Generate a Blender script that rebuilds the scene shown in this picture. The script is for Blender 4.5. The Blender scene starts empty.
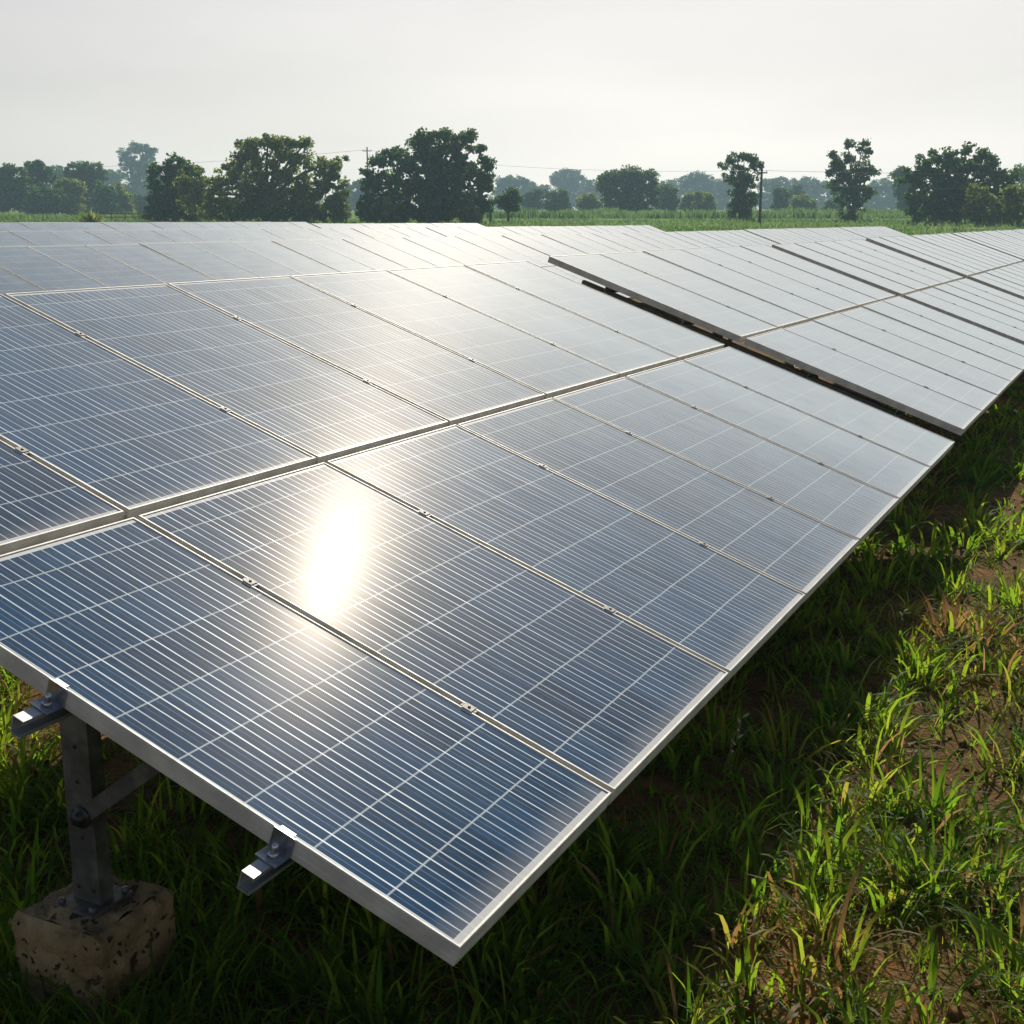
import bpy, math, random
import numpy as np
from mathutils import Vector, Matrix

random.seed(7)
RNG = np.random.default_rng(11)
SC = bpy.context.scene
COL = SC.collection
R = math.radians

# ------------------------------------------------------------------ camera, sky, sun, exposure
CAM_Z = 2.05
PITCH = 0.2273
cam_d = bpy.data.cameras.new('camera')
cam_d.sensor_width = 36.0
cam_d.lens = 36.0 * 1260.0 / 1024.0
cam_d.clip_start = 0.05
cam_d.clip_end = 5000.0
cam = bpy.data.objects.new('camera', cam_d)
cam.location = (0, 0, CAM_Z)
cam.rotation_euler = (math.pi / 2 - PITCH, 0, 0)
COL.objects.link(cam)
SC.camera = cam

SUN_EL = R(34.8)
SUN_AZ = R(8.8)            # from +Y towards +X
sun_dir = Vector((math.sin(SUN_AZ) * math.cos(SUN_EL), math.cos(SUN_AZ) * math.cos(SUN_EL), math.sin(SUN_EL)))

world = bpy.data.worlds.new('World')
SC.world = world
world.use_nodes = True
wn = world.node_tree.nodes
wl = world.node_tree.links
for n in list(wn):
    wn.remove(n)
sky = wn.new('ShaderNodeTexSky')
sky.sky_type = 'NISHITA'
sky.sun_disc = False
sky.sun_elevation = SUN_EL
sky.sun_rotation = SUN_AZ
sky.altitude = 50
sky.air_density = 1.0
sky.dust_density = 0.6
sky.ozone_density = 1.0
hsv = wn.new('ShaderNodeHueSaturation')
hsv.inputs['Saturation'].default_value = 1.0
low = wn.new('ShaderNodeHueSaturation')
low.inputs['Saturation'].default_value = 0.22
warm = wn.new('ShaderNodeMix'); warm.data_type = 'RGBA'; warm.blend_type = 'MULTIPLY'
warm.inputs[0].default_value = 1.0
warm.inputs[7].default_value = (1.075, 1.0, 0.95, 1)
wtc = wn.new('ShaderNodeTexCoord'); wsep = wn.new('ShaderNodeSeparateXYZ'); wmr = wn.new('ShaderNodeMapRange')
wmr.interpolation_type = 'SMOOTHSTEP'
wmr.inputs['From Min'].default_value = 0.12; wmr.inputs['From Max'].default_value = 0.62
wmix = wn.new('ShaderNodeMix'); wmix.data_type = 'RGBA'
bg = wn.new('ShaderNodeBackground')
bg.inputs['Strength'].default_value = 0.083
wo = wn.new('ShaderNodeOutputWorld')
wl.new(sky.outputs[0], hsv.inputs['Color'])
wl.new(sky.outputs[0], low.inputs['Color'])
wl.new(low.outputs[0], warm.inputs[6])
wl.new(wtc.outputs['Generated'], wsep.inputs[0])
wl.new(wsep.outputs[2], wmr.inputs[0])
wl.new(wmr.outputs[0], wmix.inputs[0])
wl.new(warm.outputs[2], wmix.inputs[6])
wl.new(hsv.outputs[0], wmix.inputs[7])
wmap = wn.new('ShaderNodeMapping'); wmap.inputs['Scale'].default_value = (2.0, 2.0, 9.0)
wno = wn.new('ShaderNodeTexNoise'); wno.inputs['Scale'].default_value = 1.6; wno.inputs['Detail'].default_value = 5.0
wl.new(wtc.outputs['Generated'], wmap.inputs[0]); wl.new(wmap.outputs[0], wno.inputs['Vector'])
wm2 = wn.new('ShaderNodeMapRange'); wm2.inputs['From Min'].default_value = 0.3; wm2.inputs['From Max'].default_value = 0.7
wm2.inputs['To Min'].default_value = 0.95; wm2.inputs['To Max'].default_value = 1.05
wl.new(wno.outputs[0], wm2.inputs[0])
wmul = wn.new('ShaderNodeVectorMath'); wmul.operation = 'SCALE'
wl.new(wmix.outputs[2], wmul.inputs[0]); wl.new(wm2.outputs[0], wmul.inputs['Scale'])
wl.new(wmul.outputs[0], bg.inputs['Color'])
wl.new(bg.outputs[0], wo.inputs['Surface'])

sun_l = bpy.data.lights.new('sun', 'SUN')
sun_l.energy = 5.0
sun_l.angle = R(0.5)
sun_l.color = (1.0, 0.92, 0.78)
sun_o = bpy.data.objects.new('sun', sun_l)
sun_o.rotation_euler = (-sun_dir).to_track_quat('-Z', 'Y').to_euler()
sun_o.location = sun_dir * 60
COL.objects.link(sun_o)

SC.view_settings.view_transform = 'Standard'
SC.view_settings.look = 'None'
SC.view_settings.gamma = 1.0
SC.view_settings.exposure = 0.0
SC.render.engine = 'CYCLES'
SC.cycles.max_bounces = 8
SC.cycles.transparent_max_bounces = 12
SC.cycles.volume_bounces = 0
SC.cycles.sample_clamp_indirect = 6.0

# ------------------------------------------------------------------ helpers
def link(o, parent=None):
    COL.objects.link(o)
    if parent is not None:
        o.parent = parent
    return o

def tag(o, label=None, cat=None, group=None, kind=None):
    if label: o['label'] = label
    if cat: o['category'] = cat
    if group: o['group'] = group
    if kind: o['kind'] = kind
    return o

def empty(name, loc=(0, 0, 0), rz=0.0):
    o = bpy.data.objects.new(name, None)
    o.empty_display_size = 0.2
    o.location = loc
    o.rotation_euler = (0, 0, rz)
    COL.objects.link(o)
    return o

class MB:
    """collects faces and links them as one mesh object"""
    def __init__(self):
        self.v = []; self.f = []; self.sm = []
    def add(self, vs, fs, smooth=False):
        b = len(self.v)
        self.v += [tuple(p) for p in vs]
        self.f += [tuple(i + b for i in f) for f in fs]
        self.sm += [smooth] * len(fs)
    def box(self, a, b, mat=None, bev=0.0):
        x0, y0, z0 = a; x1, y1, z1 = b
        if bev <= 0:
            vs = [(x0,y0,z0),(x1,y0,z0),(x1,y1,z0),(x0,y1,z0),(x0,y0,z1),(x1,y0,z1),(x1,y1,z1),(x0,y1,z1)]
            fs = [(0,3,2,1),(4,5,6,7),(0,1,5,4),(1,2,6,5),(2,3,7,6),(3,0,4,7)]
        else:
            c = bev
            def ring(i, z):
                return [(x0+i,y0+c+i*0,z),(x0+c,y0+i,z),(x1-c,y0+i,z),(x1-i,y0+c,z),(x1-i,y1-c,z),(x1-c,y1-i,z),(x0+c,y1-i,z),(x0+i,y1-c,z)]
            def ring2(z):
                return [(x0+c,y0+c,z),(x0+c,y0+c,z),(x1-c,y0+c,z),(x1-c,y0+c,z),(x1-c,y1-c,z),(x1-c,y1-c,z),(x0+c,y1-c,z),(x0+c,y1-c,z)]
            vs = ring2(z0) + ring(0, z0 + c) + ring(0, z1 - c) + ring2(z1)
            fs = []
            for k in range(3):
                for i in range(8):
                    j = (i + 1) % 8
                    fs.append((k*8+i, k*8+j, (k+1)*8+j, (k+1)*8+i))
            fs.append((7,5,3,1)); fs.append((24+1,24+3,24+5,24+7))
        if mat is not None:
            vs = [mat @ Vector(p) for p in vs]
        self.add(vs, fs)
    def tube(self, pts, rad, seg=8, cap=True):
        pts = [Vector(p) for p in pts]
        if not hasattr(rad, '__len__'): rad = [rad] * len(pts)
        vs = []; fs = []
        d0 = (pts[1] - pts[0]).normalized()
        ref = Vector((0, 0, 1)) if abs(d0.z) < 0.9 else Vector((1, 0, 0))
        for i, p in enumerate(pts):
            if i == 0: d = pts[1] - pts[0]
            elif i == len(pts) - 1: d = pts[-1] - pts[-2]
            else: d = pts[i+1] - pts[i-1]
            d.normalize()
            a = d.cross(ref).normalized(); b = a.cross(d)
            for k in range(seg):
                t = 2 * math.pi * k / seg
                vs.append(p + (a * math.cos(t) + b * math.sin(t)) * rad[i])
        for i in range(len(pts) - 1):
            for k in range(seg):
                k2 = (k + 1) % seg
                fs.append((i*seg+k, i*seg+k2, (i+1)*seg+k2, (i+1)*seg+k))
        if cap:
            fs.append(tuple(range(seg))[::-1]); fs.append(tuple((len(pts)-1)*seg + k for k in range(seg)))
        self.add(vs, fs, True)
    def extrude(self, prof, p0, p1, up=(0, 0, 1)):
        """closed 2-D profile (x across, y up) swept from p0 to p1"""
        p0 = Vector(p0); p1 = Vector(p1); d = (p1 - p0).normalized()
        a = d.cross(Vector(up)).normalized(); b = a.cross(d)
        n = len(prof)
        vs = [p + a * q[0] + b * q[1] for p in (p0, p1) for q in prof]
        fs = [(i, (i+1) % n, n + (i+1) % n, n + i) for i in range(n)]
        fs.append(tuple(range(n))[::-1]); fs.append(tuple(range(n, 2*n)))
        self.add(vs, fs)
    def build(self, name, mat, parent=None, loc=None):
        me = bpy.data.meshes.new(name)
        me.from_pydata(self.v, [], self.f)
        me.polygons.foreach_set('use_smooth', self.sm)
        me.validate()
        me.update()
        if mat: me.materials.append(mat)
        o = bpy.data.objects.new(name, me)
        if loc is not None: o.location = loc
        return link(o, parent)

def np_mesh(name, V, Q, mat, parent=None, attr=None, smooth=False):
    """V (n,3) vertices, Q (m,4) quads as one mesh object"""
    me = bpy.data.meshes.new(name)
    V = np.ascontiguousarray(V, dtype=np.float32); Q = np.ascontiguousarray(Q, dtype=np.int32)
    me.vertices.add(len(V)); me.vertices.foreach_set('co', V.ravel())
    me.loops.add(Q.size); me.loops.foreach_set('vertex_index', Q.ravel())
    me.polygons.add(len(Q))
    me.polygons.foreach_set('loop_start', np.arange(0, Q.size, 4, dtype=np.int32))
    if smooth: me.polygons.foreach_set('use_smooth', np.ones(len(Q), dtype=bool))
    if attr is not None:
        for k, a in attr.items():
            at_ = me.attributes.new(k, 'FLOAT', 'POINT')
            at_.data.foreach_set('value', np.ascontiguousarray(a, dtype=np.float32))
    me.update(calc_edges=True)
    me.materials.append(mat)
    o = bpy.data.objects.new(name, me)
    return link(o, parent)

# ------------------------------------------------------------------ node helpers
class NT:
    def __init__(self, name):
        self.m = bpy.data.materials.new(name)
        self.m.use_nodes = True
        self.t = self.m.node_tree
        for n in list(self.t.nodes): self.t.nodes.remove(n)
        self.out = self.t.nodes.new('ShaderNodeOutputMaterial')
    def n(self, typ, **kw):
        nd = self.t.nodes.new('ShaderNode' + typ)
        for k, v in kw.items():
            if k == 'ins':
                for kk, vv in v.items():
                    if isinstance(vv, bpy.types.NodeSocket): self.t.links.new(vv, nd.inputs[kk])
                    else: nd.inputs[kk].default_value = vv
            else: setattr(nd, k, v)
        return nd
    def math(self, op, a, b=None, c=None, clamp=False):
        nd = self.n('Math', operation=op, use_clamp=clamp)
        for i, x in enumerate((a, b, c)):
            if x is None: continue
            if isinstance(x, bpy.types.NodeSocket): self.t.links.new(x, nd.inputs[i])
            else: nd.inputs[i].default_value = x
        return nd.outputs[0]
    def mix(self, fac, a, b):
        nd = self.n('Mix', data_type='RGBA')
        for i, x in ((0, fac), (6, a), (7, b)):
            if isinstance(x, bpy.types.NodeSocket): self.t.links.new(x, nd.inputs[i])
            else: nd.inputs[i].default_value = x if not isinstance(x, tuple) or len(x) == 4 else (*x, 1)
        return nd.outputs[2]
    def noise(self, vec, scale, detail=3, rough=0.5, dims='3D'):
        nd = self.n('TexNoise', noise_dimensions=dims, ins={'Scale': scale, 'Detail': detail, 'Roughness': rough})
        if vec is not None: self.t.links.new(vec, nd.inputs['Vector'])
        return nd.outputs[0]
    def ramp(self, fac, stops):
        nd = self.n('ValToRGB')
        self.t.links.new(fac, nd.inputs[0])
        el = nd.color_ramp.elements
        while len(el) < len(stops): el.new(0.5)
        for e, (p, c) in zip(el, stops):
            e.position = p; e.color = (*c, 1)
        return nd.outputs[0]
    def step(self, x, lo, hi):
        nd = self.n('MapRange', clamp=True, interpolation_type='SMOOTHSTEP', ins={'From Min': lo, 'From Max': hi})
        self.t.links.new(x, nd.inputs[0])
        return nd.outputs[0]
    def surf(self, sock):
        self.t.links.new(sock, self.out.inputs['Surface']); return self.m
    def obj(self): return self.n('TexCoord').outputs['Object']

def metal(name, col, rough, metallic=1.0, var=0.25, scale=18.0, bump=0.0):
    t = NT(name)
    co = t.obj()
    n1 = t.noise(co, scale, 5, 0.6)
    n2 = t.noise(co, scale * 6, 2)
    d = tuple(c * (1 - var) for c in col)
    c = t.mix(t.step(n1, 0.35, 0.7), d, col)
    rg = t.math('MULTIPLY_ADD', n2, 0.25, rough - 0.12)
    p = t.n('BsdfPrincipled', ins={'Base Color': c, 'Metallic': metallic, 'Roughness': rg})
    if bump:
        b = t.n('Bump', ins={'Strength': bump, 'Distance': 0.002, 'Height': n2})
        t.t.links.new(b.outputs[0], p.inputs['Normal'])
    return t.surf(p.outputs[0])

M_FRAME = metal('anodised_aluminium', (0.68, 0.66, 0.60), 0.62, 0.35, 0.25, 9.0)
M_STEEL = metal('galvanised_steel', (0.15, 0.15, 0.135), 0.55, 0.35, 0.55, 14.0)
M_RAIL = metal('bright_rail_steel', (0.40, 0.42, 0.44), 0.5, 0.5, 0.2, 15.0)
M_DARK = metal('dark_clamp_steel', (0.05, 0.05, 0.05), 0.45, 0.6, 0.3, 30.0)
M_CLAMP = metal('dull_clamp_aluminium', (0.20, 0.20, 0.19), 0.6, 0.4, 0.3, 30.0)
M_BOLT = metal('bolt_steel', (0.5, 0.52, 0.55), 0.3, 0.9, 0.3, 60.0)

def mat_laminate():
    t = NT('solar_cells')
    uv = t.n('TexCoord').outputs['UV']
    info = t.n('ObjectInfo')
    sx = t.n('SeparateXYZ', ins={'Vector': uv})
    x, y = sx.outputs[0], sx.outputs[1]
    # offset noise per panel
    off = t.n('CombineXYZ', ins={0: t.math('MULTIPLY', info.outputs['Random'], 97.0), 1: t.math('MULTIPLY', info.outputs['Random'], 53.0)})
    co = t.n('VectorMath', operation='ADD', ins={0: uv, 1: off.outputs[0]}).outputs[0]
    stretch = t.n('Mapping', ins={'Vector': co, 'Scale': (6.0, 1.3, 1.0)}).outputs[0]
    nw = t.noise(stretch, 1.0, 2)
    wob = t.math('MULTIPLY', t.math('SUBTRACT', nw, 0.5), 0.34)
    PIT = 0.0385
    u = t.math('ADD', t.math('DIVIDE', x, PIT), wob)
    idx = t.math('FLOOR', u)
    # uneven spacing of the ribbons
    rnd = t.n('TexWhiteNoise', noise_dimensions='1D', ins={'W': t.math('ADD', idx, t.math('MULTIPLY', info.outputs['Random'], 40.0))})
    fr = t.math('FRACT', u)
    ctr = t.math('MULTIPLY_ADD', rnd.outputs[0], 0.36, 0.32)
    dist = t.math('ABSOLUTE', t.math('SUBTRACT', fr, ctr))
    lw = t.math('MULTIPLY_ADD', t.noise(t.n('Mapping', ins={'Vector': co, 'Scale': (26.0, 3.0, 1.0)}).outputs[0], 1.0, 2), 0.05, 0.020)
    line = t.math('SUBTRACT', 1.0, t.step(t.math('SUBTRACT', dist, lw), -0.012, 0.03))
    fade = t.math('MULTIPLY_ADD', t.noise(t.n('Mapping', ins={'Vector': co, 'Scale': (26.0, 2.0, 1.0)}).outputs[0], 1.0, 3), 1.5, -0.05, clamp=True)
    line = t.math('MULTIPLY', line, fade)
    # cell rows
    wob2 = t.math('MULTIPLY', t.math('SUBTRACT', t.noise(t.n('Mapping', ins={'Vector': co, 'Scale': (5.0, 2.0, 1.0)}).outputs[0], 1.0, 2), 0.5), 0.035)
    vy = t.math('ADD', t.math('DIVIDE', y, 0.2), wob2)
    fy = t.math('ABSOLUTE', t.math('SUBTRACT', t.math('FRACT', vy), 0.5))
    row = t.step(fy, 0.482, 0.492)
    row = t.math('MULTIPLY', row, 0.55)
    # fainter thin lines between the ribbons
    d2 = t.math('ABSOLUTE', t.math('SUBTRACT', t.math('FRACT', t.math('ADD', t.math('MULTIPLY', u, 1.0), 0.47)), ctr))
    l2 = t.math('MULTIPLY', t.math('SUBTRACT', 1.0, t.step(d2, 0.010, 0.035)), t.math('MULTIPLY', fade, t.math('MULTIPLY', rnd.outputs[0], 0.38)))
    line = t.math('MAXIMUM', line, l2)
    pat = t.math('MAXIMUM', line, row)
    # polycrystalline cells
    cell = t.n('CombineXYZ', ins={0: t.math('FLOOR', t.math('DIVIDE', x, 0.1925)), 1: t.math('FLOOR', t.math('ADD', vy, 0.0)), 2: t.math('MULTIPLY', info.outputs['Random'], 31.0)})
    cr = t.n('TexWhiteNoise', noise_dimensions='3D', ins={'Vector': cell.outputs[0]}).outputs[0]
    vor = t.n('TexVoronoi', ins={'Scale': 55.0}); t.t.links.new(co, vor.inputs['Vector'])
    vs = t.n('SeparateColor', ins={0: vor.outputs['Color']})
    tone = t.math('MULTIPLY_ADD', vs.outputs[0], 0.45, t.math('MULTIPLY', cr, 0.55))
    tone = t.math('MULTIPLY_ADD', info.outputs['Random'], 0.36, t.math('SUBTRACT', tone, 0.18))
    blue = t.mix(tone, (0.0006, 0.022, 0.060), (0.0014, 0.056, 0.138))
    colr = t.mix(pat, blue, (0.76, 0.83, 0.86))
    # white backsheet margin round the cells is a piece of its own in the UV: margin where x/y run out
    mx = t.n('Attribute', attribute_name='margin')
    colr = t.mix(t.step(mx.outputs['Fac'], 0.4, 0.6), colr, (0.72, 0.72, 0.70))
    # dust film
    dn = t.noise(co, 2.2, 5, 0.65)
    dn2 = t.noise(t.n('Mapping', ins={'Vector': co, 'Scale': (40.0, 5.0, 1.0)}).outputs[0], 1.0, 3, 0.6)
    dust = t.math('MULTIPLY', t.step(t.math('MULTIPLY_ADD', dn2, 0.5, t.math('MULTIPLY', dn, 0.6)), 0.35, 0.85), 0.05)
    low = t.math('SUBTRACT', 1.0, t.step(t.math('MULTIPLY_ADD', dn, 0.10, y), 0.04, 0.16))
    spots = t.n('TexVoronoi', feature='F1', ins={'Scale': 3.2, 'Randomness': 1.0}); t.t.links.new(co, spots.inputs['Vector'])
    sp = t.math('SUBTRACT', 1.0, t.step(t.math('MULTIPLY_ADD', dn2, 0.07, spots.outputs['Distance']), 0.055, 0.075))
    dust = t.math('MAXIMUM', t.math('MAXIMUM', dust, t.math('MULTIPLY', low, 0.38)), t.math('MULTIPLY', sp, 0.42))
    colr = t.mix(dust, colr, (0.42, 0.40, 0.37))
    bn = t.noise(t.n('Mapping', ins={'Vector': co, 'Scale': (1.5, 1.1, 1.0)}).outputs[0], 1.0, 1)
    fine = t.noise(t.n('Mapping', ins={'Vector': co, 'Scale': (60.0, 7.0, 1.0)}).outputs[0], 1.0, 2)
    h = t.math('MULTIPLY_ADD', fine, 0.012, bn)
    bmp = t.n('Bump', ins={'Strength': 0.07, 'Distance': 0.004, 'Height': h})
    rg = t.math('MULTIPLY_ADD', dn, 0.10, 0.30)
    crg = t.math('MULTIPLY_ADD', dn2, 0.010, 0.008)
    p = t.n('BsdfPrincipled', ins={'Base Color': colr, 'Metallic': t.math('MULTIPLY', line, 0.07), 'Roughness': t.math('ADD', rg, 0.05), 'IOR': 1.45, 'Specular IOR Level': 0.0,
                                   'Coat Weight': 1.0, 'Coat Roughness': crg, 'Coat IOR': 1.26})
    t.t.links.new(bmp.outputs[0], p.inputs['Coat Normal'])
    t.t.links.new(bmp.outputs[0], p.inputs['Normal'])
    # pale sky sheen painted as diffuse colour, stronger with the slant of the view
    geo = t.n('NewGeometry')
    ct = t.math('ABSOLUTE', t.n('VectorMath', operation='DOT_PRODUCT', ins={0: geo.outputs['Incoming'], 1: geo.outputs['Normal']}).outputs['Value'])
    tau = t.math('MULTIPLY_ADD', dn, 0.0015, 0.0009)
    od = t.math('DIVIDE', t.math('MULTIPLY', tau, -1.0), t.math('MAXIMUM', t.math('POWER', ct, 4.0), 0.0022))
    pale_sheen = t.math('SUBTRACT', 1.0, t.math('EXPONENT', od))
    dd = t.n('BsdfDiffuse', ins={'Color': (0.78, 0.87, 0.89, 1)})
    ms = t.n('MixShader', ins={0: pale_sheen, 1: p.outputs[0], 2: dd.outputs[0]})
    # warm glare put into gloss lobes: weak wide sheen round the sun's mirror image
    gl = t.n('BsdfGlossy', ins={'Color': (1.0, 0.91, 0.80, 1), 'Roughness': 0.22})
    gw = t.n('BsdfGlossy', ins={'Color': (1.0, 0.95, 0.88, 1), 'Roughness': 0.44})
    ic = t.math('DIVIDE', 1.0, t.math('MAXIMUM', t.math('MULTIPLY', ct, ct), 0.02))
    m0 = t.n('MixShader', ins={0: t.math('MULTIPLY', ic, 0.00055), 1: ms.outputs[0], 2: gw.outputs[0]})
    mg = t.n('MixShader', ins={0: t.math('MULTIPLY', ic, 0.00080), 1: m0.outputs[0], 2: gl.outputs[0]})
    return t.surf(mg.outputs[0])
M_CELLS = mat_laminate()

def mat_concrete():
    t = NT('weathered_concrete')
    co = t.obj()
    n1 = t.noise(co, 7.0, 7, 0.65); n2 = t.noise(co, 38.0, 5, 0.65); n3 = t.noise(co, 3.2, 3, 0.6)
    dis = t.n('VectorMath', operation='ADD', ins={0: co, 1: t.n('VectorMath', operation='SCALE', ins={0: t.n('TexNoise', ins={'Vector': co, 'Scale': 16.0, 'Detail': 3.0}).outputs['Color'], 'Scale': 0.09}).outputs[0]}).outputs[0]
    def pits(scale, lo, hi):
        v = t.n('TexVoronoi', feature='F1', ins={'Scale': scale}); t.t.links.new(dis, v.inputs['Vector'])
        w = t.n('SeparateColor', ins={0: v.outputs['Color']}).outputs[0]
        return t.math('MULTIPLY', t.math('SUBTRACT', 1.0, t.step(v.outputs['Distance'], lo, hi)), t.step(w, 0.62, 0.7))
    pit = t.math('MAXIMUM', pits(17.0, 0.22, 0.34), pits(44.0, 0.22, 0.36))
    c = t.ramp(n1, [(0.30, (0.17, 0.115, 0.055)), (0.48, (0.28, 0.20, 0.10)), (0.70, (0.38, 0.285, 0.155))])
    c = t.mix(t.math('MULTIPLY', t.step(n3, 0.42, 0.62), 0.25), c, (0.09, 0.07, 0.035))
    c = t.mix(t.math('MULTIPLY', pit, 0.85), c, (0.020, 0.016, 0.010))
    z = t.n('SeparateXYZ', ins={'Vector': co}).outputs[2]
    foot_tone = t.math('SUBTRACT', 1.0, t.step(t.math('MULTIPLY_ADD', n1, 0.12, z), 0.06, 0.20))  # browner and darker towards the foot of the block
    c = t.mix(t.math('MULTIPLY', foot_tone, 0.7), c, (0.075, 0.045, 0.020))
    h = t.math('SUBTRACT', t.math('MULTIPLY_ADD', n1, 0.8, n2), t.math('MULTIPLY', pit, 1.6))
    b = t.n('Bump', ins={'Strength': 1.0, 'Distance': 0.014, 'Height': h})
    p = t.n('BsdfPrincipled', ins={'Base Color': c, 'Roughness': 0.92, 'Specular IOR Level': 0.2, 'Normal': b.outputs[0]})
    return t.surf(p.outputs[0])
M_CONC = mat_concrete()

def mat_grass():
    t = NT('grass_blades')
    hue = t.n('Attribute', attribute_name='tint').outputs['Fac']
    tip = t.n('Attribute', attribute_name='along').outputs['Fac']
    c = t.ramp(hue, [(0.0, (0.014, 0.045, 0.007)), (0.35, (0.034, 0.082, 0.008)), (0.65, (0.080, 0.120, 0.010)), (0.80, (0.105, 0.115, 0.015)), (0.88, (0.14, 0.095, 0.035)), (1.0, (0.20, 0.12, 0.055))])
    c = t.mix(t.math('MULTIPLY', t.math('SUBTRACT', 1.0, tip), 0.35), c, (0.10, 0.11, 0.04))
    tc = t.ramp(hue, [(0.0, (0.09, 0.25, 0.015)), (0.35, (0.24, 0.46, 0.024)), (0.65, (0.46, 0.60, 0.036)), (0.80, (0.64, 0.62, 0.070)), (0.88, (0.40, 0.21, 0.07)), (1.0, (0.46, 0.28, 0.12))])
    d = t.n('BsdfDiffuse', ins={'Color': c})
    tr = t.n('BsdfTranslucent', ins={'Color': tc})
    g = t.n('BsdfGlossy', ins={'Color': (0.9, 0.95, 0.9, 1), 'Roughness': 0.5})
    m1 = t.n('MixShader', ins={0: 0.52, 1: d.outputs[0], 2: tr.outputs[0]})
    fr = t.n('LayerWeight', ins={'Blend': 0.18})
    m2 = t.n('MixShader', ins={0: t.math('MULTIPLY_ADD', fr.outputs['Fresnel'], 0.010, 0.002), 1: m1.outputs[0], 2: g.outputs[0]})
    return t.surf(m2.outputs[0])
M_GRASS = mat_grass()

def mat_leaf(name, dark, light, trans=0.4, tcol=None):
    t = NT(name)
    g = t.n('Attribute', attribute_name='tint').outputs['Fac']
    c = t.mix(g, dark, light)
    tc = t.n('Gamma', ins={'Color': c, 'Gamma': 0.85}).outputs[0]
    d = t.n('BsdfDiffuse', ins={'Color': c})
    tr = t.n('BsdfTranslucent', ins={'Color': tc})
    m = t.n('MixShader', ins={0: trans, 1: d.outputs[0], 2: tr.outputs[0]})
    return t.surf(m.outputs[0])
M_LEAF_DARK = mat_leaf('leaves_dark', (0.014, 0.048, 0.012), (0.125, 0.230, 0.038), 0.56)
M_LEAF_OLIVE = mat_leaf('leaves_olive', (0.050, 0.100, 0.012), (0.320, 0.370, 0.055), 0.60)
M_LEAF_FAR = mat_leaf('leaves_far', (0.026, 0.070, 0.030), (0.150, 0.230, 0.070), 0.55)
M_CROP = mat_leaf('crop_leaves', (0.070, 0.160, 0.024), (0.190, 0.280, 0.070), 0.5)
M_DRY = mat_leaf('dry_weed', (0.20, 0.14, 0.08), (0.42, 0.34, 0.24), 0.3)

def mat_bark():
    t = NT('bark')
    co = t.obj()
    n = t.noise(co, 3.0, 5, 0.65)
    c = t.ramp(n, [(0.3, (0.05, 0.037, 0.025)), (0.7, (0.14, 0.11, 0.08))])
    b = t.n('Bump', ins={'Strength': 0.6, 'Distance': 0.05, 'Height': n})
    p = t.n('BsdfPrincipled', ins={'Base Color': c, 'Roughness': 0.9, 'Normal': b.outputs[0]})
    return t.surf(p.outputs[0])
M_BARK = mat_bark()
M_POLE = metal('weathered_pole', (0.10, 0.085, 0.07), 0.8, 0.0, 0.4, 2.0)
M_WIRE = metal('wire', (0.22, 0.22, 0.22), 0.5, 0.5, 0.1, 1.0)
M_FENCE = metal('fence_wood', (0.20, 0.13, 0.075), 0.85, 0.0, 0.4, 1.5)

def mat_ground():
    t = NT('soil_and_field')
    geo = t.n('NewGeometry').outputs['Position']
    n1 = t.noise(geo, 0.9, 5, 0.6); n2 = t.noise(geo, 9.0, 6, 0.65); n3 = t.noise(geo, 0.06, 4, 0.6); n4 = t.noise(geo, 45.0, 3, 0.6)
    soil = t.ramp(n2, [(0.28, (0.070, 0.032, 0.013)), (0.5, (0.19, 0.092, 0.034)), (0.72, (0.33, 0.175, 0.070))])
    litter = t.mix(n4, (0.055, 0.040, 0.012), (0.17, 0.095, 0.034))
    near = t.mix(t.step(n1, 0.40, 0.58), soil, litter)
    sep = t.n('SeparateXYZ', ins={'Vector': geo})
    fieldn = t.noise(t.n('Mapping', ins={'Vector': geo, 'Scale': (0.03, 0.12, 1.0)}).outputs[0], 1.0, 5, 0.6)
    field = t.ramp(fieldn, [(0.3, (0.060, 0.150, 0.016)), (0.52, (0.110, 0.220, 0.028)), (0.72, (0.210, 0.250, 0.060))])
    far = t.step(t.math('MULTIPLY_ADD', n3, 14.0, sep.outputs[1]), 34.0, 60.0)
    c = t.mix(far, near, field)
    h = t.math('MULTIPLY_ADD', n4, 0.4, n2)
    b = t.n('Bump', ins={'Strength': 0.9, 'Distance': 0.035, 'Height': h})
    p = t.n('BsdfPrincipled', ins={'Base Color': c, 'Roughness': 0.95, 'Specular IOR Level': 0.1, 'Normal': b.outputs[0]})
    return t.surf(p.outputs[0])
M_GROUND = mat_ground()

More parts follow.
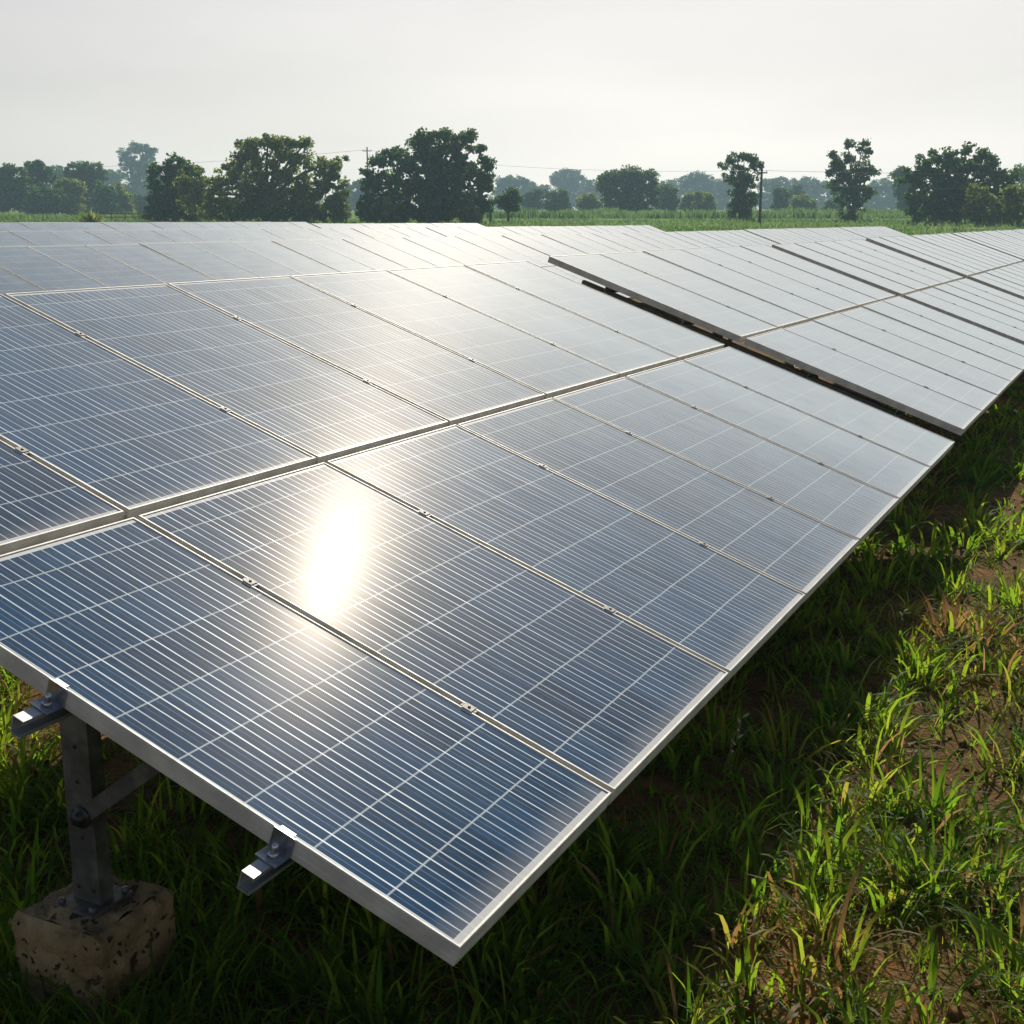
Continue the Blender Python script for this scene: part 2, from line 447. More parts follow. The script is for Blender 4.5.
# ------------------------------------------------------------------ terrain
def smooth(a, b, x):
    t = np.clip((x - a) / (b - a), 0, 1)
    return t * t * (3 - 2 * t)
def terrain(x, y):
    x = np.asarray(x, dtype=float); y = np.asarray(y, dtype=float)
    far = np.interp(y, [-1e4, 45, 70, 140, 220, 320, 450, 620, 900], [0, 0, 0.25, 1.75, 2.7, 4.1, 5.6, 7.0, 9.0])
    bump = (np.sin(x * 1.7 + 0.6 * y) * np.cos(y * 1.3 - 0.4 * x) * 0.025 + np.sin(x * 4.1 + 1.2) * np.sin(y * 3.7) * 0.012 +
            np.sin(0.45 * x + 0.2) * np.sin(0.37 * y + 1.0) * 0.03)
    return far + bump * (1 - smooth(20, 60, y)) - 0.02
def make_ground():
    ys = np.concatenate([np.linspace(-14, 22, 181), np.linspace(22.6, 80, 60), np.linspace(83, 880, 90)])
    xs = np.concatenate([np.linspace(-560, -32, 50), np.linspace(-30, -9, 30), np.linspace(-8.8, 14, 115), np.linspace(14.8, 40, 30), np.linspace(44, 560, 50)])
    X, Y = np.meshgrid(xs, ys)
    Z = terrain(X, Y)
    V = np.stack([X, Y, Z], -1).reshape(-1, 3)
    nx, ny = len(xs), len(ys)
    i = np.arange(nx * ny).reshape(ny, nx)
    Q = np.stack([i[:-1, :-1], i[:-1, 1:], i[1:, 1:], i[1:, :-1]], -1).reshape(-1, 4)
    g = np_mesh('ground', V, Q, M_GROUND, smooth=True)
    tag(g, kind='structure')
make_ground()

# ------------------------------------------------------------------ haze
def make_haze():
    t = NT('haze_air')
    v = t.n('VolumePrincipled', ins={'Color': (0.58, 0.86, 1.0, 1), 'Density': 0.00070, 'Anisotropy': 0.15})
    t.t.links.new(v.outputs[0], t.out.inputs['Volume'])
    b = MB(); b.box((-600, -60, -1.6), (600, 900, 34))
    o = b.build('haze', t.m)
    tag(o, kind='stuff')
make_haze()

# ------------------------------------------------------------------ solar tables
YAW = 0.4713
TILT = 0.3432
CT, ST = math.cos(TILT), math.sin(TILT)
U2 = Vector((math.sin(YAW), math.cos(YAW), 0)); H2 = Vector((-math.cos(YAW), math.sin(YAW), 0))
O2 = Vector((-0.112, 2.352, 0)); LOW_Z = CAM_Z - 1.482
PL, PG = 1.7290, 0.036          # panel length up the slope, gap between the two rows
RZ = math.atan2(U2.y, U2.x)

_lam = {}
def panel_meshes(w):
    """laminate and frame meshes, in panel space: x across, y up the slope, z out of the face"""
    key = round(w, 3)
    if key in _lam: return _lam[key]
    g = 0.0090                    # half of the joint between neighbours
    x0, x1, y0, y1 = g, w - g, 0.0, PL
    lip = 0.0080
    # laminate: cells and backsheet margin as one sheet, 3 mm below the lip
    a0, a1, b0, b1 = x0 + 0.004, x1 - 0.004, y0 + 0.004, y1 - 0.004
    c0, c1, d0, d1 = x0 + lip + 0.004, x1 - lip - 0.004, y0 + lip + 0.018, y1 - lip - 0.018
    xs = [a0, c0, c0 + 1e-4, c1 - 1e-4, c1, a1]; ys = [b0, d0, d0 + 1e-4, d1 - 1e-4, d1, b1]
    V = [(x, y, -0.0035) for y in ys for x in xs]
    mg = [1.0 if (i in (0, 1, 4, 5) or j in (0, 1, 4, 5)) else 0.0 for j in range(6) for i in range(6)]
    F = [(j*6+i, j*6+i+1, (j+1)*6+i+1, (j+1)*6+i) for j in range(5) for i in range(5)]
    me = bpy.data.meshes.new('solar_panel')
    me.from_pydata(V, [], F)
    at_ = me.attributes.new('margin', 'FLOAT', 'POINT'); at_.data.foreach_set('value', mg)
    uvl = me.uv_layers.new(name='UVMap')
    for lp in me.loops:
        co = me.vertices[lp.vertex_index].co
        uvl.data[lp.index].uv = (co.x, co.y - 0.0)
    me.materials.append(M_CELLS)
    # frame: four hollow-section bars mitred as one closed loop with a rounded outer top edge and grooves
    prof = [(0.0, -0.050), (0.0, -0.034), (0.0022, -0.032), (0.0, -0.030), (0.0, -0.018), (0.0018, -0.0165), (0.0, -0.015), (0.0, -0.0025), (0.0025, 0.0), (lip, 0.0), (lip, -0.009), (0.004, -0.010), (0.004, -0.047), (0.022, -0.047), (0.022, -0.050)]
    corners = [(x0, y0, 1, 1), (x1, y0, -1, 1), (x1, y1, -1, -1), (x0, y1, 1, -1)]
    V = []; F = []
    n = len(prof)
    for cx, cy, sx, sy in corners:
        for d, z in prof: V.append((cx + sx * d, cy + sy * d, z))
    for k in range(4):
        k2 = (k + 1) % 4
        for i in range(n):
            j = (i + 1) % n
            F.append((k*n+i, k*n+j, k2*n+j, k2*n+i))
    fm = bpy.data.meshes.new('frame')
    fm.from_pydata(V, [], F)
    fm.materials.append(M_FRAME)
    # clamps on the joint to the next panel (at quarter points)
    cmesh = []
    for yy in (0.27 * PL, 0.73 * PL):
        cm = MB()
        cm.box((x1 - 0.007, yy - 0.016, 0.0005), (x1 + 2*g + 0.007, yy + 0.016, 0.0030))
        cm.tube([(w, yy, 0.0030), (w, yy, 0.0060)], 0.0050, 6)
        cm.box((x1 + 0.0015, yy - 0.025, -0.055), (x1 + 2*g - 0.0015, yy + 0.025, 0.0004))
        co_ = cm.build('mid_clamp', M_CLAMP)
        cmesh.append(co_.data)
        bpy.data.objects.remove(co_)
    _lam[key] = (me, fm, cmesh)
    return _lam[key]

PURLINS = [0.47, 1.17, PL + PG + 0.47, PL + PG + 1.17]
def slope_pt(x, v, n=0.0):
    """table-local point: x along the row, v up the slope, n out of the face"""
    return Vector((x, v * CT - n * ST, LOW_Z + v * ST + n * CT))

def solar_table(u0, widths, row_off, dz, label, detail, group, protrude=(0.105, -0.02)):
    """one free-standing table: two rows of framed panels on purlins, rafters, braces and posts in concrete blocks"""
    base = O2 + U2 * u0 + H2 * row_off
    t = empty('solar_table', (base.x, base.y, dz), RZ)
    tag(t, label, 'solar table', group)
    x = 0.0
    total = sum(widths)
    for i, w in enumerate(widths):
        me, fm, cm = panel_meshes(w)
        for r in range(2):
            p = bpy.data.objects.new('solar_panel', me)
            p.location = slope_pt(x, r * (PL + PG), random.uniform(-0.001, 0.001))
            jit = 0.0012 if detail == 2 else 0.0035
            p.rotation_euler = (TILT + random.uniform(-jit, jit), random.uniform(-jit, jit), 0)
            link(p, t)
            f = bpy.data.objects.new('frame', fm); link(f, p)
            if detail >= 1 and i < len(widths) - 1:
                for q in cm: link(bpy.data.objects.new('mid_clamp', q), p)
        x += w
    # purlins: C channels running the whole table
    cprof = [(-0.017, 0), (0.017, 0), (0.017, -0.011), (0.0145, -0.011), (0.0145, -0.0025), (-0.0145, -0.0025), (-0.0145, -0.0455), (0.0145, -0.0455), (0.0145, -0.037), (0.017, -0.037), (0.017, -0.048), (-0.017, -0.048)]
    for v in PURLINS:
        b = MB()
        b.extrude(cprof, slope_pt(-protrude[0], v, -0.0515), slope_pt(total + protrude[1], v, -0.0515), up=(0, -ST, CT))
        q = b.build('purlin', M_RAIL, t)
        if detail == 2:
            for xx in (0.0,):
                # end clamp: an L plate against the frame side, a bolt, a lip over the frame edge
                e = MB()
                RT = Matrix.Translation(slope_pt(xx, v, 0)) @ Matrix.Rotation(TILT, 4, 'X')
                e.box((0.0045, -0.030, -0.050), (0.0085, 0.030, 0.0035), RT)
                e.box((0.0086, -0.020, 0.0005), (0.022, 0.020, 0.0035), RT)
                e.box((-0.046, -0.030, -0.0512), (0.0044, 0.030, -0.0465), RT)
                e.tube([RT @ Vector((-0.020, 0, -0.0464)), RT @ Vector((-0.020, 0, -0.036))], 0.014, 6)
                e.tube([RT @ Vector((-0.020, 0, -0.036)), RT @ Vector((-0.020, 0, -0.014))], 0.0075, 8)
                e.build('end_clamp', M_BOLT, t)
    if detail == 0:
        npost = max(2, int(total / 4.0) + 1)
    else:
        npost = max(3, int(total / 3.0) + 1)
    upr = [(-0.048, -0.024), (0.048, -0.024), (0.048, 0.024), (0.042, 0.024), (0.042, -0.018), (-0.042, -0.018), (-0.042, 0.024), (-0.048, 0.024)]
    for k in range(npost):
        xx = 0.20 + (total - 0.40) * k / (npost - 1)
        # rafter under the purlins
        b = MB()
        b.extrude([(-0.025, 0), (0.025, 0), (0.025, -0.06), (-0.025, -0.06)], slope_pt(xx, 0.36, -0.1075), slope_pt(xx, 3.22, -0.1075), up=(0, -ST, CT))
        b.build('rafter', M_STEEL, t)
        for hv in (1.25, 2.85):
            v = hv / CT
            top = slope_pt(xx, v, -0.168).z + 0.004
            g0 = -dz + 0.0
            blk = 0.28
            b = MB()
            gz = float(terrain(*(base + U2 * xx + H2 * hv).to_2d())) - dz
            b.extrude(upr, (xx, hv, gz + blk - 0.02), (xx, hv, top), up=(1, 0, 0))
            # bolt holes as dark discs standing a hair proud
            po = b.build('post', M_STEEL, t)
            if detail == 2 and k == 0 and hv < 2:
                for zz, yy in ((0.05, -0.012), (0.05, 0.012), (0.20, 0.0), (0.36, 0.0), (0.46, 0.0)):
                    hb = MB()
                    zc = gz + blk + zz
                    hb.tube([(xx - 0.0235, hv + yy * 2.2, zc), (xx - 0.0252, hv + yy * 2.2, zc)], 0.007, 10)
                    hb.build('bolt_hole', M_DARK, po)
            fb = MB()
            fb.box((xx - 0.155, hv - 0.155, gz - 0.25), (xx + 0.155, hv + 0.155, gz + blk), None, 0.022)
            fo = fb.build('footing', M_CONC, t)
            if detail == 2 and k == 0:
                m = fo.modifiers.new('subdivision', 'SUBSURF'); m.subdivision_type = 'SIMPLE'; m.levels = 4; m.render_levels = 4
                tex = bpy.data.textures.new('concrete_lumps', 'CLOUDS'); tex.noise_scale = 0.07
                dm = fo.modifiers.new('lumps', 'DISPLACE'); dm.texture = tex; dm.strength = 0.045; dm.mid_level = 0.5
            if detail >= 1:
                pb = MB()
                pb.box((xx - 0.075, hv - 0.07, gz + blk + 0.001), (xx + 0.075, hv + 0.07, gz + blk + 0.011))
                for sx in (-0.06, 0.06):
                    for sy in (-0.055, 0.055):
                        pb.tube([(xx + sx, hv + sy, gz + blk + 0.011), (xx + sx, hv + sy, gz + blk + 0.024)], 0.010, 6)
                pb.build('base_plate', M_STEEL, t)
                br = MB()
                zb = gz + 0.28 + 0.27
                a = Vector((xx - 0.036, hv - 0.02, zb)); c = slope_pt(xx - 0.036, v - 0.40, -0.135)
                br.extrude([(-0.022, 0.003), (0.022, 0.003), (0.022, -0.003), (-0.022, -0.003)], a - (c - a).normalized() * 0.03, c, up=(1, 0, 0))
                bo = br.build('brace', M_STEEL, t)
                kb = MB()
                kb.tube([(xx - 0.062, hv - 0.02, zb), (xx + 0.02, hv - 0.02, zb)], 0.019, 6)
                kb.tube([(xx - 0.044, hv - 0.02, zb), (xx - 0.041, hv - 0.02, zb)], 0.032, 14)
                kb.build('brace_bolt', M_DARK, t)
    return t

W1 = [0.845] + [1.02] * 6
GA = 'solar tables of the front row'
GB = 'solar tables of the second row'
GC = 'solar tables of the third row'
GD = 'solar tables of the fourth row'
solar_table(0.0, W1, 0, 0, 'nearest solar table, bright sun glare on its dark blue panels, low corner over grass', 2, GA)
solar_table(7.36, [1.04] * 6, 0, 0.025, 'second solar table of the front row, thick dark edge beside the nearest table', 1, GA, (-0.02, 0.03))
solar_table(13.95, [1.06] * 5, 0, 0.02, 'shortest solar table, pale grey five panels wide, third in the front row', 1, GA, (0.03, 0.03))
solar_table(19.62, [0.995] * 9, 0, 0.03, 'pale nine panel wide solar table, fourth in the front row by the right frame edge', 0, GA, (0.03, 0.03))
solar_table(28.90, [1.02] * 12, 0, 0.03, 'pale solar table, fifth in the front row, mostly cut by the right frame edge', 0, GA, (0.03, 0.03))
solar_table(41.45, [1.02] * 8, 0, 0.03, 'farthest front row solar table, only its top visible below the dark trees at right', 0, GA, (0.03, 0.03))
OB = 12.7 - 4.462
solar_table(4.6, [0.985] * 18, OB, 0, 'blue solar table of the second row, leftmost, right behind the nearest table', 0, GB, (0.03, 0.03))
solar_table(22.38, [0.97] * 18, OB, 0, 'solar table of the second row whitened by sun glare, in the middle of the photo', 0, GB, (0.03, 0.03))
solar_table(39.98, [0.98] * 14, OB, 0.02, 'second row solar table starting at a dark edge right of the utility pole', 0, GB, (0.03, 0.03))
solar_table(53.88, [0.99] * 10, OB, 0.03, 'last second row solar table, ending in a slanted corner against green field at right', 0, GB, (0.03, 0.03))
OC = 20.5 - 4.462
solar_table(14.2, [1.0] * 18, OC, 0.105, 'solar table of the third row, leftmost, a narrow blue strip of panels', 0, GC, (0.03, 0.03))
solar_table(32.3, [1.01] * 19, OC, 0.105, 'pale third row solar table with slanted end against the green field at middle', 0, GC, (0.03, 0.03))
OD = 28.5 - 4.462
solar_table(20.6, [1.03] * 16, OD, 0.26, 'fourth row solar table, highest thin strip below the large spreading tree at left', 0, GD, (0.03, 0.03))
solar_table(37.4, [1.08] * 12, OD, 0.20, 'lower solar table of the fourth row below the big dark tree', 0, GD, (0.03, 0.03))

# ------------------------------------------------------------------ trees
def at(px, py, D):
    """a point of the place: pixel column/row at distance D metres ahead"""
    cp, sp = math.cos(PITCH), math.sin(PITCH)
    a = (px - 512) / 1260.0; b = (512 - py) / 1260.0
    y = cp + b * sp; z = -sp + b * cp
    return Vector((a * D / y, D, CAM_Z + z * D / y))
def ppm(D): return 1260.0 / (D * math.cos(PITCH)) * 0.985

def rand_dirs(n, rng):
    d = rng.normal(size=(n, 3)); return d / np.linalg.norm(d, axis=1)[:, None]

def leaf_cards(C, size, rng, flat=0.0):
    """one small four-sided leaf spray per centre"""
    n = len(C)
    a = rand_dirs(n, rng); b = rand_dirs(n, rng)
    a[:, 2] *= (1 - flat)
    a /= np.linalg.norm(a, axis=1)[:, None]
    b = np.cross(a, b); b /= np.linalg.norm(b, axis=1)[:, None]
    s = size * rng.uniform(0.6, 1.3, n)[:, None]
    k = rng.uniform(0.45, 0.8, n)[:, None]
    nrm = np.cross(a, b)
    V = np.stack([C - a * s, C - b * s * k + nrm * s * 0.15, C + a * s * 1.1, C + b * s * k + nrm * s * 0.15], 1).reshape(-1, 3)
    Q = np.arange(4 * n).reshape(-1, 4)
    return V, Q

def crown(lobes, D, rng, leaf=0.3, clump=0.7, fill=1.0, per=24, hole=0.22, sy=0.9):
    """lobes: (px, py, rx, ry) ellipses with real depth; every lobe a shell of leaf clumps of uneven size with gaps"""
    k = ppm(D)
    Cs = []; T = []
    for lb in lobes:
        px, py, rx, ry = lb[:4]
        c = np.array(at(px, py, D)); ax, az = rx / k, ry / k; ay = max(ax, az * 0.6) * sy
        c[1] += rng.uniform(-0.2, 0.2) * ay
        area = 4 * math.pi * ((ax*ay)**1.6 / 3 + (ax*az)**1.6 / 3 + (ay*az)**1.6 / 3) ** (1 / 1.6)
        n = max(5, int(fill * 1.25 * area / (math.pi * clump ** 2)))
        d = rand_dirs(n, rng)
        rad = np.where(rng.random(n) < 0.28, rng.uniform(0.2, 0.75, n), rng.uniform(0.78, 1.03, n))
        keep = rng.random(n) > hole
        d, rad = d[keep], rad[keep]
        cc = c + d * rad[:, None] * np.array([ax, ay, az])
        for q, dd in zip(cc, d):
            cr = clump * rng.uniform(0.55, 1.25)
            m = int(per * 2.3 * rng.uniform(0.6, 1.3))
            off = np.clip(rng.normal(size=(m, 3)), -1.7, 1.7) * cr * 0.45
            off[:, 2] *= 0.75
            Cs.append(q + off)
            T.append(np.clip(rng.normal(0.45 + 0.12 * rng.normal(), 0.22, m), 0, 1))
    C = np.concatenate(Cs); T = np.concatenate(T)
    V, Q = leaf_cards(C, leaf * 0.64, rng)
    return V, Q, np.repeat(T, 4)

def tree(name, cat, label, base_px, D, lobes, mat, seed, leaf=0.3, clump=0.7, fill=1.0, per=24, hole=0.22, trunk_r=0.28, group=None, limbs=True, sy=0.9, skirt=False):
    rng = np.random.default_rng(seed)
    bx = at(base_px, 220, D)
    gz = float(terrain(bx.x, D))
    base = Vector((bx.x, D, gz))
    root = empty(name, base)
    tag(root, label, cat, group)
    if skirt:
        x0 = min(l[0] - l[2] * 0.6 for l in lobes if l[1] > 190); x1 = max(l[0] + l[2] * 0.6 for l in lobes if l[1] > 190)
        lobes = list(lobes) + [(xx, 212 + rng.uniform(-4, 3), 9 + rng.uniform(-2, 3), 9 + rng.uniform(-2, 3)) for xx in np.arange(x0, x1 + 1, 10.0)]
    V, Q, T = crown(lobes, D, rng, leaf, clump, fill, per, hole, sy)
    V = V - np.array(base)
    V[:, 2] = np.maximum(V[:, 2], 0.02 + rng.random(len(V)) * 0.2)
    np_mesh('crown' if cat == 'tree' else 'foliage', V, Q, mat, root, {'tint': T})
    k = ppm(D)
    b = MB()
    # trunk with limbs reaching to the lobes
    tops = [Vector(at(l[0], l[1], D)) - base for l in lobes]
    hmax = max(p.z for p in tops)
    fork = Vector((0, 0, max(0.4, hmax * 0.32)))
    b.tube([(0, 0, -0.3), (0.03, 0.02, fork.z * 0.5), fork, Vector((0.0, 0.05, hmax * 0.7))], [trunk_r * 1.25, trunk_r, trunk_r * 0.85, trunk_r * 0.25], 8)
    if limbs:
        for p in tops:
            if p.z < fork.z + 0.3: continue
            mid = fork.lerp(p, 0.5) + Vector((rng.uniform(-.3, .3), rng.uniform(-.3, .3), 0.15 * (p.z - fork.z)))
            b.tube([fork * 0.95, mid, p, p + (p - mid) * 0.08], [trunk_r * 0.55, trunk_r * 0.34, trunk_r * 0.16, 0.02], 6)
    b.build('trunk' if cat == 'tree' else 'stem', M_BARK, root)
    return root

G_T = 'trees standing just beyond the solar field'
G_F = 'hazy trees far across the fields'
G_B = 'round bushes at the far field edge'
# nearer trees
tree('tree', 'tree', 'compact dark tree with domed lumpy crown, left of the large spreading tree', 174, 150,
     [(176,166,12,9),(164,178,13,14),(184,176,12,12),(170,196,18,20),(186,200,12,18),(158,200,9,18)], M_LEAF_DARK, 21, 0.30, 0.75, 1.25, 26, 0.12, group=G_T, skirt=True)
tree('bush', 'bush', 'olive green bush nestled between the compact dark tree and the large spreading tree', 196, 144,
     [(194,176,13,9),(184,186,10,10),(203,190,11,14),(194,204,16,15)], M_LEAF_OLIVE, 22, 0.28, 0.65, 1.1, 24, 0.15, 0.14, group=G_T)
tree('tree', 'tree', 'large spreading tree with flat top tiers and olive right side', 268, 140,
     [(248,142,13,4.5),(268,140,14,5),(289,144,16,4.5),(306,143,9,3),(252,155,17,7),(282,157,18,9),(303,158,12,7),(240,168,15,9),(262,176,20,15),(292,178,18,15),
      (322,166,17,8),(338,160,11,4),(330,180,15,12),(342,186,9,12),(318,196,18,18),(226,180,13,13),(216,194,12,17),(242,200,20,18),(272,202,24,18),(300,204,18,16),(336,206,11,13)],
     M_LEAF_OLIVE, 23, 0.30, 0.66, 1.05, 25, 0.26, 0.42, group=G_T, skirt=True)
tree('tree', 'tree', 'big dark tree, high tiered crown with a lower rounded shoulder on its left', 432, 140,
     [(424,136,13,5),(440,134,12,5),(458,138,13,5),(470,136,8,4),(418,146,13,5),(446,148,20,6),(474,149,10,4.5),(484,161,9,4),(492,165,6,4),(394,152,12,4),(386,161,16,9),(402,163,13,10),(370,172,7,6),(374,180,11,10),
      (428,162,20,10),(456,168,22,12),(478,176,14,9),(488,184,8,8),(398,184,24,16),(430,188,26,20),(462,192,24,20),(484,196,10,12),(372,200,13,18),(398,206,20,14),(430,208,24,13),(462,210,20,11)],
     M_LEAF_DARK, 24, 0.30, 0.66, 1.1, 25, 0.25, 0.45, group=G_T, skirt=True)
tree('bush', 'bush', 'small dark bush at the foot of the gap between the two largest trees', 346, 142, [(342,204,7,10),(340,212,9,8)], M_LEAF_DARK, 25, 0.28, 0.6, 1.3, 24, 0.1, 0.1, group=G_T, limbs=False)
tree('bush', 'bush', 'yellowish green shrub at the foot of the big dark tree, on its left', 392, 138, [(388,208,8,9),(394,214,9,7)], M_LEAF_OLIVE, 26, 0.28, 0.55, 1.3, 24, 0.15, 0.1, group=G_T, limbs=False)
tree('bush', 'bush', 'green bush under the right edge of the big dark tree', 464, 138, [(462,212,10,7),(472,215,8,6)], M_LEAF_OLIVE, 27, 0.28, 0.55, 1.3, 24, 0.1, 0.1, group=G_T, limbs=False)
tree('tree', 'tree', 'small dark round tree on a bare trunk just right of the big dark tree', 508, 150, [(508,196,10,7),(503,203,8,6),(514,203,8,6)], M_LEAF_DARK, 28, 0.26, 0.6, 1.4, 26, 0.12, 0.16, group=G_T)
tree('tree', 'tree', 'tall upright tree with knobbly top directly beside the utility pole', 740, 165,
     [(732,160,5,7),(744,158,5.5,7),(754,162,4.5,7),(726,166,5,4),(738,170,8,7),(750,174,8,8),(729,178,6,5),(742,186,13,12),(744,200,13,14),(742,212,12,8),(760,165,3,3),(734,205,7,9)],
     M_LEAF_DARK, 29, 0.26, 0.62, 1.3, 25, 0.2, 0.22, group=G_T)
tree('tree', 'tree', 'vase shaped tree with airy branching crown standing alone right of the utility pole', 853, 160,
     [(848,145,4.5,5),(862,147,5,7),(867,154,4.5,5),(832,158,5,5.5),(840,163,6,6),(834,168,5,5),(850,158,6,6),(857,166,6,5),(868,168,5,5),(875,170,4,6),(829,174,3,4),(846,174,7,5),(864,176,8,5),(835,184,6,5),(853,184,13,9),(853,197,13,12),(851,211,11,10),(838,196,5,6),(868,192,6,5)],
     M_LEAF_DARK, 30, 0.26, 0.60, 1.25, 24, 0.22, 0.24, group=G_T)
tree('tree', 'tree', 'widest dark tree at the right with a lumpy domed crown full of small gaps', 955, 140,
     [(938,155,8,5),(952,154,7,5),(966,151,9,5),(982,153,8,5),(994,160,7,5),(926,163,9,6),(944,165,13,8),(970,164,16,8),(990,170,12,8),(916,172,11,8),(910,182,10,8),(930,182,18,13),(958,184,20,15),(986,186,18,14),(1008,176,10,9),(1006,192,14,14),(920,198,13,10),
      (946,202,18,16),(974,204,22,16),(1000,208,16,14),(930,206,8,8)],
     M_LEAF_DARK, 31, 0.30, 0.66, 1.05, 25, 0.24, 0.42, group=G_T, skirt=True)
tree('bush', 'bush', 'lighter olive shrub standing in front of the widest dark tree at right', 977, 132, [(976,196,10,9),(984,206,12,12),(970,212,10,10)], M_LEAF_OLIVE, 32, 0.26, 0.58, 1.2, 24, 0.15, 0.12, group=G_T)
tree('bush', 'bush', 'olive bush cut by the right frame edge', 1018, 130, [(1018,194,13,9),(1010,206,10,12),(1024,212,12,12),(1006,216,7,6)], M_LEAF_OLIVE, 33, 0.26, 0.6, 1.2, 24, 0.15, 0.12, group=G_T)
tree('tree', 'tree', 'pale tree top peeking above the olive bush at the right frame edge', 1024, 240, [(1022,172,8,7),(1030,180,9,10),(1024,196,12,16)], M_LEAF_FAR, 34, 0.4, 1.0, 1.2, 22, 0.2, 0.25, group=G_F)
# left background
far_list = [
 # name, label, base px, D, lobes, leaf, clump, hole
 ('tree', 'dark broad hazy tree cut by the left frame edge', 4, 240, [(-4,176,16,11),(12,174,12,9),(6,195,20,18),(22,192,12,18)]),
 ('tree', 'hazy tree with a knobbly top above the dome shaped bush at left', 38, 250, [(30,170,8,7),(41,167,9,6),(47,176,8,8),(36,186,16,16),(34,204,16,10)]),
 ('tree', 'wide hazy tree with smooth domed crown, left of the tall blue tree', 86, 270, [(80,172,14,8),(92,170,11,8),(98,180,10,10),(82,186,18,14),(90,202,18,12)]),
 ('tree', 'tallest bluish tree at left with an airy crown of separate knobs', 138, 380, [(134,150,6,7),(145,150,6,6),(124,156,5,6),(152,154,5,5),(130,164,9,8),(145,164,10,9),(138,176,11,8),(140,190,14,10),(140,204,14,10)]),
 ('tree', 'low bluish tree behind the twin bushes at left', 112, 400, [(106,176,10,7),(116,178,9,7),(110,192,14,14),(112,206,16,10)]),
 ('tree', 'low bluish tree filling the gap left of the compact dark tree', 158, 420, [(156,186,10,10),(164,192,12,14),(158,206,14,10)]),
 ('tree', 'small hazy tree crown between the knobbly tree and the domed tree at left', 60, 300, [(56,172,8,6),(62,182,10,10),(60,200,12,14)]),
 ('tree', 'hazy tree far behind the gap between the two largest trees', 358, 330, [(352,190,9,8),(362,188,8,8),(358,204,14,14)]),
 ('tree', 'hazy tree top just right of the big dark tree', 508, 420, [(502,182,9,5),(514,181,8,5),(522,183,8,5),(510,194,18,10),(512,207,18,8)]),
 ('tree', 'faint flat topped tree rising above the far line left of the large round tree', 568, 460, [(558,178,8,5),(566,174,7,4.5),(576,176,8,5),(566,184,14,6),(568,198,18,12)]),
 ('tree', 'faint low tree behind the small hazy bush left of centre', 534, 450, [(528,188,10,6),(540,190,10,6),(534,202,18,12)]),
 ('tree', 'faint low tree right behind the pair of round bushes left of the large round tree', 590, 470, [(584,186,10,7),(596,188,10,7),(590,202,16,12)]),
 ('tree', 'faint domed tree crown rising between the large round tree and the upright tree', 695, 430, [(688,182,9,6),(697,177,9,5),(706,182,9,6),(696,190,18,8),(698,204,20,10)]),
 ('tree', 'faint low tree line piece left of the upright tree', 722, 440, [(714,186,9,6),(724,190,10,7),(730,186,8,7),(722,204,18,12)]),
 ('tree', 'faint low tree just right of the large round tree', 668, 480, [(660,188,9,6),(672,186,9,6),(668,202,16,14)]),
 ('tree', 'bluish low tree right of the utility pole', 778, 420, [(768,186,10,6),(780,184,9,6),(776,200,18,13)]),
 ('tree', 'bluish wide tree between the utility pole and the vase shaped tree', 806, 430, [(796,186,10,6),(808,184,10,6),(818,187,9,7),(806,202,20,12)]),
 ('tree', 'bluish tree just right of the vase shaped tree', 884, 400, [(874,188,9,7),(886,186,9,7),(896,192,9,9),(884,204,18,12)]),
 ('tree', 'pale hazy tree with a flat top left of the widest dark tree', 902, 250, [(894,175,6,4),(904,172,8,4),(912,180,9,6),(902,190,9,12),(908,204,10,12)]),
 ('tree', 'bluish low tree behind the vase shaped tree', 838, 440, [(826,188,8,6),(838,190,10,7),(834,204,16,12)]),
]
for i, (nm, lab, bpx, D, lobes) in enumerate(far_list):
    big = D / 300.0
    if D > 290: D = D * 1.35
    tree(nm, 'tree', lab, bpx, D, lobes, M_LEAF_FAR if D > 290 else M_LEAF_DARK, 60 + i, 0.42 * big ** 0.7 + 0.05, 1.05 * big ** 0.8, 1.5, 22, 0.10, 0.3, group=G_F)
bush_list = [
 ('dome shaped dark bush at left, right below the knobbly hazy tree', 46, 235, [(46,200,18,12),(44,206,20,9)]),
 ('tall rounded dark bush just right of the dome shaped bush', 70, 240, [(66,190,10,10),(74,186,9,8),(72,202,12,13)]),
 ('left one of the twin rounded bushes below the tall blue tree', 104, 250, [(104,192,10,9),(104,204,12,11)]),
 ('right one of the twin rounded bushes below the tall blue tree', 120, 255, [(120,194,10,9),(120,205,12,10)]),
 ('small bluish bush at the foot of the tall blue tree', 140, 300, [(139,202,9,7),(140,208,10,6)]),
 ('hazy bush with an uneven top at the left of the middle bushes', 533, 300, [(528,200,7,6),(538,194,9,5),(532,205,11,6)]),
 ('smooth dome shaped bush left of the pair below the large round tree', 557, 270, [(557,199,11,9),(557,206,12,7)]),
 ('low round bush between the dome shaped bush and the large round tree', 590, 262, [(588,201,10,7),(590,207,12,6)]),
 ('tall dome shaped bush right against the large round tree on its right', 669, 268, [(668,194,10,8),(668,204,12,9)]),
 ('low wide bush with two humps left of the upright tree', 698, 262, [(690,202,10,7),(704,198,10,7),(698,207,18,6)]),
 ('upright rounded bush just right of the utility pole', 781, 270, [(781,196,8,8),(781,206,9,8)]),
 ('round dome shaped bush between the utility pole and the vase shaped tree', 803, 262, [(803,203,11,7),(803,208,13,6)]),
 ('small bush touching the vase shaped tree on its left', 833, 275, [(833,206,7,6),(832,210,8,4)]),
 ('pointed hazy bush right behind the round dome shaped bush at right', 798, 330, [(797,192,8,7),(800,204,10,9)]),
]
